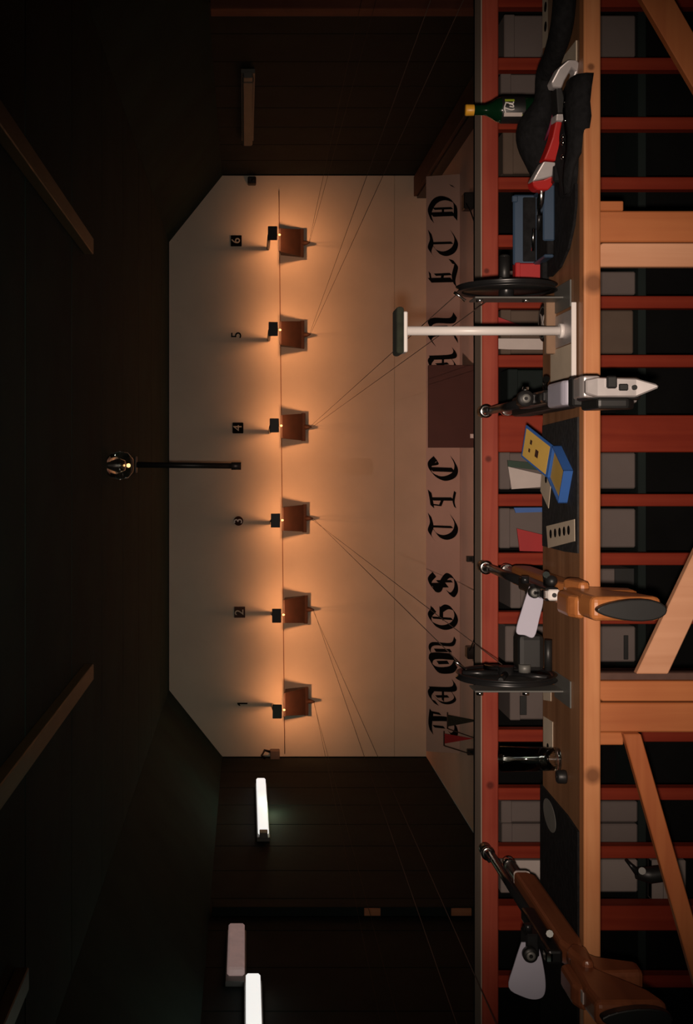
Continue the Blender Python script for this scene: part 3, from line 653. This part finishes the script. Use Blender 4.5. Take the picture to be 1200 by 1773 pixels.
    MB().lathe(W(.996, .006), [(.012, 0), (.0185, 0), (.0185, .006), (.012, .006), (.012, 0)], 24, 'Y').part('sight_ring', M_chrome, t)
    MB().box(W(.94, .010, -.006), W(1.03, .018, .006), .002).part('sight_base', M_blackm, t)
    MB().box(W(.395, .012, sdx - .013), W(.45, sdh + .006, .013), .004).part('rear_sight_body', M_blackm, t)
    MB().lathe(W(.375, sdh, sdx), [(.003, 0), (.017 * sr, 0), (.0185 * sr, .004), (.0185 * sr, .016), (.010, .022)], 24, 'Y').part('rear_sight_disc', M_black, t)
    MB().lathe(W(.372, sdh, sdx), [(.0045, .0), (.010, .0), (.010, .003), (.0045, .003), (.0045, 0)], 16, 'Y').part('aperture_ring', M_grey, t)
    MB().cyl(W(.42, .032, .013), W(.42, .032, .028), .009, n=12).part('windage_knob', M_blackm if style != 'A' else M_chrome, t)
    MB().tube([W(.36, .0, .015), W(.35, .004, .032), W(.33, .006, .040)], [.005, .005, .008], 8).part('bolt_lever', M_chrome, t)
    MB().box(W(.30, .004, -.011), W(.325, .022, .011), .003).part('loading_port', M_chrome if style != 'A' else M_blackm, t)
    if style == 'B':
        wb_ = MB().box(W(.285, -.012, -.012), W(.2995, .012, .012), .003).part('end_block', M_white, t)
        MB().cyl(W(.283, 0), W(.286, 0), .005, n=12).part('end_hole', M_black, wb_)
        MB().sphere(W(.33, -.005, .026), .013, (1, 1.2, 1), 14).part('cocking_knob', M_black, t)
    MB().tube([W(.270, -.06), W(.268, -.080), W(.262, -.092)], .003, 6).part('trigger', M_blackm, t)
    if style == 'C':
        MB().prism([W(q, h, -.022) for q, h in [(.786, -.06), (.80, -.05), (.80, -.022), (.786, -.016)]], (.044, 0, 0), .003, 1).part('fore_end_cap', M_wpaper, t)
        MB().box(W(.10, -.0045, -.012), W(.14, -.0015, .012), .001).part('white_plate', M_wpaper, t)
    if style == 'B':
        bl = [(917, 1015), (929, 1026), (941, 1037), (934, 1072), (925, 1103), (909, 1100), (894, 1094), (904, 1055)]
    elif style == 'C':
        bl = [(903, 1632), (920, 1633), (933, 1640), (944, 1690), (943, 1722), (928, 1731), (905, 1726), (881, 1710), (890, 1672)]
    else: bl = None
    if bl:
        zz = y0 + .40
        bl = [(p.x, p.y) for p in smooth_path([(a, b, 0) for a, b in bl + bl[:1]], 4)[:-1]]
        MB().prism([P(a, b, zz) for a, b in bl], (0, .005, 0), .001, 1).part('blinder', M_lav, t)
    return t
rifle(.150, 2.34, 1.2575, 'A', 'silver and black target rifle with pale cheek piece beside the white pole')
rifle(-.277, 2.34, 1.2575, 'B', 'orange wood target rifle with a pale blinder, middle of the bench')
rifle(-1.045, 2.30, 1.2600, 'C', 'reddish wood target rifle with a broad pale blinder, leftmost on the bench')

# ------------------------------------------------------------------ T stand
X = pxx(577, 2.85); z = 2.80
t = thing('rest_stand', 'white pole with a T top standing on a metal base plate', 'stand', (X, z, ZB))
MB().cyl((X, z, ZB + .007), (X, z, ztop(702, z)), .0105, n=20).part('pole', M_white, t)
a = P(700, 611, z); b = P(700, 541, z)
MB().box((a.x, z - .02, ztop(704, z)), (b.x, z + .03, ztop(697, z)), .002).part('top_plate', M_white, t)
MB().box((a.x - .004, z - .03, ztop(697, z)), (b.x + .010, z + .05, ztop(684, z)), .006, seg=2).part('pad', M_pad, t)
a = P(1000, 655, 2.70); b = P(1000, 523, 2.70)
MB().box((pxx(598, 2.8), 2.705, ZB + .003), (pxx(542, 2.8), 2.87, ZB + .007), .001).part('base_plate', M_silver, t)
MB().box((a.x, 2.700, ZB + .003), (b.x, 2.7045, ZB + .014), .001).part('front_lip', M_white, t)
MB().cyl((X, z, ZB + .007), (X, z, ZB + .016), .017, n=18).part('collar', M_white, t)
a = P(955, 612, 2.88); b = P(972, 516, 2.88)
MB().box((a.x, 2.885, ZB), (b.x, 2.91, ZB + .024), .002).thing('wood_block', M_brownw, 'brown wooden block lying behind the white pole', 'block')
MB().box((pxx(655, 2.8), 2.72, ZB), (pxx(598, 2.8) - .001, 2.93, ZB + .0035), .001).thing('cardboard_sheet', M_paper, 'tan card sheet lying left of the white pole', 'card')
c = P(942, 558, 2.957)
t = thing('pellet_tin', 'flat black tin with white emblem lying behind the wooden block', 'tin', (c.x, 2.965, ZB))
MB().lathe((c.x, 2.965, ZB), [(.001, 0), (.044, 0), (.046, .003), (.046, .012), (.044, .014), (.001, .014)], 32).part('body', M_black, t)
MB().lathe((c.x, 2.965, ZB + .0145), [(.036, .0), (.0375, .001), (.039, 0)], 32).part('rim', M_grey, t)
MB().prism([(c.x + u * .026, 2.965 + v * .026, ZB + .0142) for u, v in ((-.9, .6), (0, .2), (.9, .7), (.5, -.1), (.7, -.9), (0, -.3), (-.7, -.8), (-.45, 0))], (0, 0, .001)).part('emblem', M_wpaper, t)

# ------------------------------------------------------------------ mats, cards and pellet box
def onb(px, py, dz=0.):
    z = bench_z(px); return Vector(((CY - py) * z / F, z, ZB + dz))
def flat(pts, dz, th): return MB().prism([onb(a, b, dz) for a, b in pts], (0, 0, th))
m1 = flat([(1003, 722), (942, 737), (942, 945), (980, 955), (1003, 958)], .0005, .004).thing('bench_mat', M_matgr, 'charcoal mat under the open yellow and blue box', 'mat')
m2 = flat([(939, 1358), (939, 1790), (1004, 1790), (1004, 1440), (985, 1412)], .0005, .005).thing('bench_mat', M_cloth, 'black mat with a grey oval under the leftmost rifle', 'mat')
ov = []
for k_ in range(24):
    a = 2 * math.pi * k_ / 24; ov.append((956 + 9 * math.cos(a) + 6 * math.sin(a), 1412 + 30 * math.sin(a)))
flat(ov, .0057, .0008).part('grey_oval', mat('grey_print', (.17, .165, .15, 1), .8), m2)
def bull_card(name, pts, bulls, r, label, m=M_paper, grp='paper target cards', dz=.0047):
    o = flat(pts, dz, .0012).thing(name, m, label, 'target card', grp)
    for (a, b) in bulls:
        c = onb(a, b, dz + .0014)
        MB().lathe(c, [(.0005, .0005), (r, .0004), (r, -.0004)], 20).part('bull', M_letter, o)
    return o
bull_card('target_card', [(950, 911), (999, 899), (999.5, 937), (953, 949)], [(958 + 7.8 * q, 924.5 - 1.6 * q) for q in range(5)], .0105, 'cream card with five black bulls on the charcoal mat')
bull_card('target_card', [(944, 812), (961, 822), (955, 880), (941, 850)], [(951, 830)], .009, 'cream card with one black bull behind the open yellow box', dz=.0065)
bull_card('target_card', [(941, 1180), (955, 1180), (955, 1214), (942, 1212)], [(948, 1186)], .012, 'cream card on the bench just left of the left wheel', dz=.0006)
bull_card('target_card', [(942, 1240), (958, 1250), (958, 1300), (942, 1300)], [(950, 1294)], .010, 'cream card on the bench against the drinking glass', dz=.0006)
bull_card('target_card', [(940.5, -30), (951, -30), (951, 78), (940.5, 84)], [(946, 12), (946, 46)], .012, 'cream card strip with black bulls at the far right bench end', dz=.0006)
flat([(978, 98), (1000, 70), (1000, 108), (972, 130)], .0006, .003).thing('cardboard_sheet', M_paper, 'cream card lying beside the grey carbine butt', 'card')
flat([(952, -30), (984, -30), (984, 20), (966, 60), (952, 78)], .0006, .004).thing('cardboard_sheet', M_brownw, 'brown cardboard sheet at the far right bench end', 'card')
flat([(980, -12), (988, -12), (986, 18), (978, 32)], .0052, .004).thing('cardboard_sheet', M_paper, 'cream cardboard sliver lying on the brown sheet, far right', 'card')
# open pellet box
n_ = Vector((-.010, 2.722, 0)); r_ = Vector((.047, 2.824, 0)); l_ = Vector((-.084, 2.772, 0)); f_ = r_ + l_ - n_
zb0 = ZB + .0047; hb = .021
t = thing('pellet_box', 'open yellow and blue cardboard pellet box with raised lid', 'box', ((r_.x + l_.x) / 2, (r_.y + l_.y) / 2, zb0))
up = Vector((0, 0, 1))
def wall(a, b, h, inw, m, nm, z0=zb0):
    a = a.copy(); b = b.copy(); a.z = b.z = z0
    MB().prism([a, b, b + up * h, a + up * h], inw).part(nm, m, t)
u1 = (r_ - n_).normalized() * .003; u2 = (l_ - n_).normalized() * .003
wall(n_, r_, hb, u2, M_bluec, 'tray_side'); wall(n_, l_, hb, u1, M_bluec, 'tray_side'); wall(l_, f_, hb, -u2, M_bluec, 'tray_side'); wall(r_, f_, hb, -u1, M_bluec, 'tray_side')
q = [n_, r_, f_, l_]; cc = (r_ + l_) / 2
MB().prism([Vector((cc.x + (v.x - cc.x) * .9, cc.y + (v.y - cc.y) * .9, zb0 + .0005)) for v in q], (0, 0, hb * .68)).part('yellow_liner', M_yelc, t)
ld = (r_ - n_) * .93; rise = Vector((0, 0, .040))
h0 = Vector((r_.x, r_.y, zb0 + hb)); h1 = Vector((f_.x, f_.y, zb0 + hb))
ld = Vector((ld.x, ld.y, 0)) * .95
ldo = MB().prism([h0, h1, h1 + ld + rise, h0 + ld + rise], (0, 0, -.003)).part('lid', M_bluec, t)
e = (h1 - h0).normalized() * .006; e2 = (ld + rise).normalized() * .006
MB().prism([h0 + e + e2 + up * .0006, h1 - e + e2 + up * .0006, h1 + ld + rise - e - e2 + up * .0006, h0 + ld + rise + e - e2 + up * .0006], (0, 0, .0006)).part('lid_print', M_yelc, ldo)
for fu, fv, w_ in ((.55, .45, .010), (.35, .7, .006), (.62, .72, .005)):
    c = h0 + (h1 - h0) * fu + (ld + rise) * fv + up * .0016
    d1 = (h1 - h0).normalized() * w_; d2 = (ld + rise).normalized() * w_ * .6
    MB().prism([c - d1 - d2, c + d1 - d2, c + d1 + d2, c - d1 + d2], (0, 0, .0006)).part('lid_emblem', M_trap, ldo)

# ------------------------------------------------------------------ glass, small cap, bottle
gx = pxx(1316, 2.85)
t = thing('drinking_glass', 'tall clear drinking glass standing on the bench', 'glass', (gx, 2.86, ZB))
MB().lathe((gx, 2.86, ZB), [(.001, .0005), (.026, .0005), (.0265, .004), (.029, .137), (.0278, .138), (.0268, .137), (.0245, .014), (.001, .012)], 32).part('body', M_glass, t)
c = onb(980, 1345)
t = thing('film_canister', 'small black film canister lying on the bench beside the glass', 'canister', (c.x, c.y, ZB))
MB().lathe((c.x, c.y, ZB), [(.001, 0), (.015, 0), (.016, .004), (.015, .019), (.012, .022), (.001, .022)], 20).part('body', M_black, t)
MB().lathe((c.x, c.y, ZB + .0222), [(.001, .001), (.006, .001), (.006, -.001)], 14).part('lid', M_blackm, t)
bx = pxx(187, 2.96); by = 2.978
t = thing('soda_bottle', 'green plastic soda bottle with a yellow cap', 'bottle', (bx, by, ZB))
MB().lathe((bx, by, ZB), [(.001, 0), (.026, .0), (.031, .008), (.0315, .09), (.031, .112), (.027, .124), (.018, .138), (.0128, .150), (.0118, .182), (.001, .182)], 32).part('body', M_green, t)
MB().lathe((bx, by, ZB), [(.0135, .178), (.0138, .197), (.012, .199), (.001, .199)], 20).part('cap', M_yellow, t)
lb = MB().lathe((bx, by, ZB), [(.0319, .058), (.0321, .06), (.0321, .112), (.0312, .114)], 32).part('label', M_black, t)
def on_b(u, v, r=.0326):  # label print: u across (radians), v height
    a = math.radians(-90) + u; return (bx + r * math.cos(a), by + r * math.sin(a), ZB + v)
sc = MB()
for st in ([(-.5, .106), (-.1, .110), (.3, .106)], [(-.1, .110), (-.25, .094), (-.2, .086)], [(.0, .098), (-.05, .088), (.12, .090), (.2, .099)], [(.3, .108), (.22, .09), (.36, .088)]):
    sc.tube([on_b(*p) for p in smooth_path([(a, b, 0) for a, b in st], 5) and [(q.x, q.y) for q in smooth_path([(a, b, 0) for a, b in st], 5)]], .0016, 6)
sc.part('white_script', M_white, lb)
for (u0, u1, v0, v1, m, nm) in ((-.75, -.45, .066, .110, M_wpaper, 'label_panel'), (.4, .62, .085, .108, M_lime, 'lime_flash'), (-.8, -.6, .058, .066, M_lime, 'lime_flash')):
    vs = []; fs = []
    for k_ in range(6):
        u = u0 + (u1 - u0) * k_ / 5; vs += [on_b(u, v0, .0325), on_b(u, v1, .0325)]
    for k_ in range(5): fs.append((2 * k_, 2 * k_ + 2, 2 * k_ + 3, 2 * k_ + 1))
    MB().add(vs, fs, True).part(nm, m, lb)

# ------------------------------------------------------------------ the pile at the right end
def lump(cx_, cy_, zb_, rx, ry, hh, rot=0., seed=0, n=40, rings=14, amp=.25, pw=.45):
    rnd = random.Random(seed); ph = [rnd.uniform(0, 6.28) for _ in range(8)]
    vs = [(cx_, cy_, zb_ + hh)]; fs = []
    for i in range(1, rings + 1):
        r = i / rings
        for j in range(n):
            a = 2 * math.pi * j / n
            w_ = 1 + .07 * math.sin(2 * a + ph[0]) + .05 * math.sin(5 * a + ph[1])
            se = (abs(math.cos(a)) ** 4 + abs(math.sin(a)) ** 4) ** -.25
            x, y = rx * r * w_ * se * math.cos(a), ry * r * w_ * se * math.sin(a)
            hgt = hh * max(0, 1 - r ** 3) ** pw
            hgt *= 1 + amp * math.sin(9 * x / rx + ph[2] + 3 * y / ry) * .5 + amp * math.sin(7 * y / ry + ph[3] - 4 * x / rx) * .4
            X_ = cx_ + x * math.cos(rot) - y * math.sin(rot); Y_ = cy_ + x * math.sin(rot) + y * math.cos(rot)
            vs.append((X_, Y_, zb_ + max(hgt, 0) if i < rings else zb_))
    for j in range(n): fs.append((0, 1 + j, 1 + (j + 1) % n))
    for i in range(rings - 1):
        for j in range(n):
            a = 1 + i * n + j; b = 1 + i * n + (j + 1) % n
            fs.append((a, a + n, b + n, b))
    fs.append(tuple(1 + (rings - 1) * n + j for j in reversed(range(n))))
    return MB().add(vs, fs, True)
gc = thing('soft_gun_case', 'rumpled soft black gun case draped on the right bench end', 'gun case', (.82, 2.8, ZB))
bpts = [(1.10, 2.700, .036), (.99, 2.735, .036), (.945, 2.83, .032), (.925, 2.90, .032), (.862, 2.905, .036), (.798, 2.925, .062), (.726, 2.915, .046), (.672, 2.87, .028)]
bsm = smooth_path([(p[0], p[1], p[2]) for p in bpts], 6)
body = MB().tube([(p.x, p.y, ZB + .001 + .68 * p.z) for p in bsm], [p.z for p in bsm], 16, flat=.68)
body.part('case_body', M_cloth, gc)
lump(.735, 2.775, ZB + .001, .125, .085, .020, .12, 3, amp=.35).part('case_flap', M_cloth, gc)
# the flap hanging over the front rail
ft = []
for i in range(9):
    x = .60 + .245 * i / 8; ft.append(x)
vs = []; fs = []
prof = [(2.70, .030), (2.668, .030), (2.640, .022), (2.630, .006), (2.631, -.012)]
for i, x in enumerate(ft):
    for (yy, dz) in prof:
        wv = .004 * math.sin(i * 1.3) ; e_ = .5 + .5 * math.sin(math.pi * i / 8)
        g_ = .25 + .75 * min(1, i / 5)
        vs.append((x, 2.71 - (2.71 - yy) * g_ - .002 * math.sin(i * .9 + 1), ZB + .028 - (.028 - dz) * (g_ if dz < .02 else 1) * (.8 if i < 3 else 1) + wv))
k_ = len(prof)
for i in range(8):
    for j in range(k_ - 1): fs.append((i * k_ + j, (i + 1) * k_ + j, (i + 1) * k_ + j + 1, i * k_ + j + 1))
o = MB().add(vs, fs, True).part('hanging_flap', M_cloth, gc); md = o.modifiers.new('thick', 'SOLIDIFY'); md.thickness = .006; md.offset = -1
flat([(950, 322), (1001, 318), (1001, 352), (997, 390), (988, 430), (974, 462), (958, 479), (947, 480)], .0005, .006).part('case_end', M_cloth, gc)
for (a, b, s) in ((992, 184, .007), (996, 211, .004), (981, 233, .005), (984, 243, .006), (974, 268, .006)):
    z = 2.70; c = P(a, b, z); c.y = 2.69 if a > 985 else 2.72; MB().sphere((c.x, c.y, ZB + .031 if a > 985 else ZB + .028), s, (1, 1, .7), 10).part('snap', M_chrome, gc)
MB().tube([P(957, 128, 2.80), P(964, 152, 2.78), P(962, 185, 2.77), P(953, 220, 2.80), P(944, 242, 2.83)], .0035, 8).part('piping', M_pink, gc)
t = thing('air_carbine', 'red and grey air carbine lying on the black gun case', 'rifle', (.72, 2.8, ZB + .04))
def cz(y): return 2.69 + (y - 100) / 330 * .20
def slab(pts, m, nm, th=.030, d=0.):
    MB().prism([P(a, b, cz(b) + d) for a, b in pts], (0, th, .006), .003, 2).part(nm, m, t)
slab([(958, 152), (955, 143), (968, 118), (985, 103), (1000, 104), (1007, 115), (1003, 130), (992, 153), (986, 149), (996, 124), (990, 119), (978, 140), (973, 153)], M_silver, 'butt_hook', .022)
slab([(963, 152), (974, 152), (985, 197), (966, 197)], M_black, 'butt_stock')
slab([(964, 197), (981, 197), (976, 211), (963, 210)], M_silver, 'grip_band')
slab([(963, 210), (974, 211), (971, 226), (970, 243), (972, 252), (970, 267), (963, 279), (942, 277), (950, 258), (957, 238)], M_redp, 'red_stock')
slab([(942, 279), (963, 281), (962, 297), (959, 305), (942, 310), (922, 314), (929, 301)], M_silver, 'receiver')
slab([(922, 314), (942, 311), (961, 303), (957, 321), (950, 329), (931, 329), (924, 323)], M_redp, 'red_fore_end')
MB().tube([P(938, 326, 2.845), P(937, 350, 2.865), P(934, 372, 2.88)], [.008, .0075, .006], 12).part('barrel', M_chrome, t)
MB().tube([P(934, 372, 2.88), P(932, 398, 2.9)], [.006, .005], 12).part('barrel_end', M_blackm, t)
MB().box(P(955, 300, 2.80) - Vector((.02, .0, .03)), P(955, 300, 2.80) + Vector((.02, .04, -.004)), .004).part('sight_rail', M_blackm, t)
# open blue tray, silver pistol barrel in it, red box
t = thing('blue_case', 'open slate blue plastic case with black foam by the red box', 'case', (.565, 2.93, ZB))
x0, x1 = pxx(448, 2.9), pxx(322, 2.9)
zn = ztop(940, 2.875)
MB().box((x0 + .038, 2.872, ZB + .0072), (x1, 2.880, zn), .003).part('front_wall', M_bluep, t)
for a, b in ((x0, x0 + .008), (x1 - .008, x1)): MB().box((a, 2.88, ZB + .0072), (b, 2.99, zn - .004), .003).part('side_wall', M_bluep, t)
MB().box((x0 + .008, 2.8805, ZB + .0072), (x1 - .008, 2.99, zn - .012), .002).part('foam', M_cloth, t)
ldp = MB().box((x0, 2.9905, ZB + .0005), (x1, 3.002, ztop(889, 2.99)), .004).part('lid', M_bluep, t)
MB().box((x0 + .008, 2.984, zn - .01), (x1 - .008, 2.99, ztop(905, 2.99)), .002).part('lid_foam', M_cloth, ldp)
MB().box((x1 - .02, 2.983, ztop(893, 2.99) - .004), (x1 - .004, 2.9905, ztop(886, 2.99)), .002).part('latch', M_bluep, ldp)
c0, c1 = P(924, 396, 2.93), P(922, 434, 2.95)
MB().tube([c0, c1], .0042, 10).thing('steel_rod', M_chrome, 'short bright steel rod lying in the open blue case', 'rod')
a, b = P(928, 485, 2.985), P(893, 455, 2.985)
t = MB().box((a.x, 2.985, ZB + .0005), (b.x, 3.015, b.z), .003).thing('red_box', M_redc, 'small bright red box beside the right hand wheel', 'box')
MB().box((a.x - .001, 2.984, b.z - .012), (b.x + .001, 3.016, b.z + .001), .002).part('lid', M_redc, t)
MB().box((pxx(486, 2.95), 2.95, ZB + .0005), (pxx(452, 2.95), 2.978, ZB + .018), .006, seg=2).thing('black_pouch', M_cloth, 'small black pouch lying before the red box', 'pouch')

for o in bpy.data.objects:
    if '_o' in o: del o['_o']
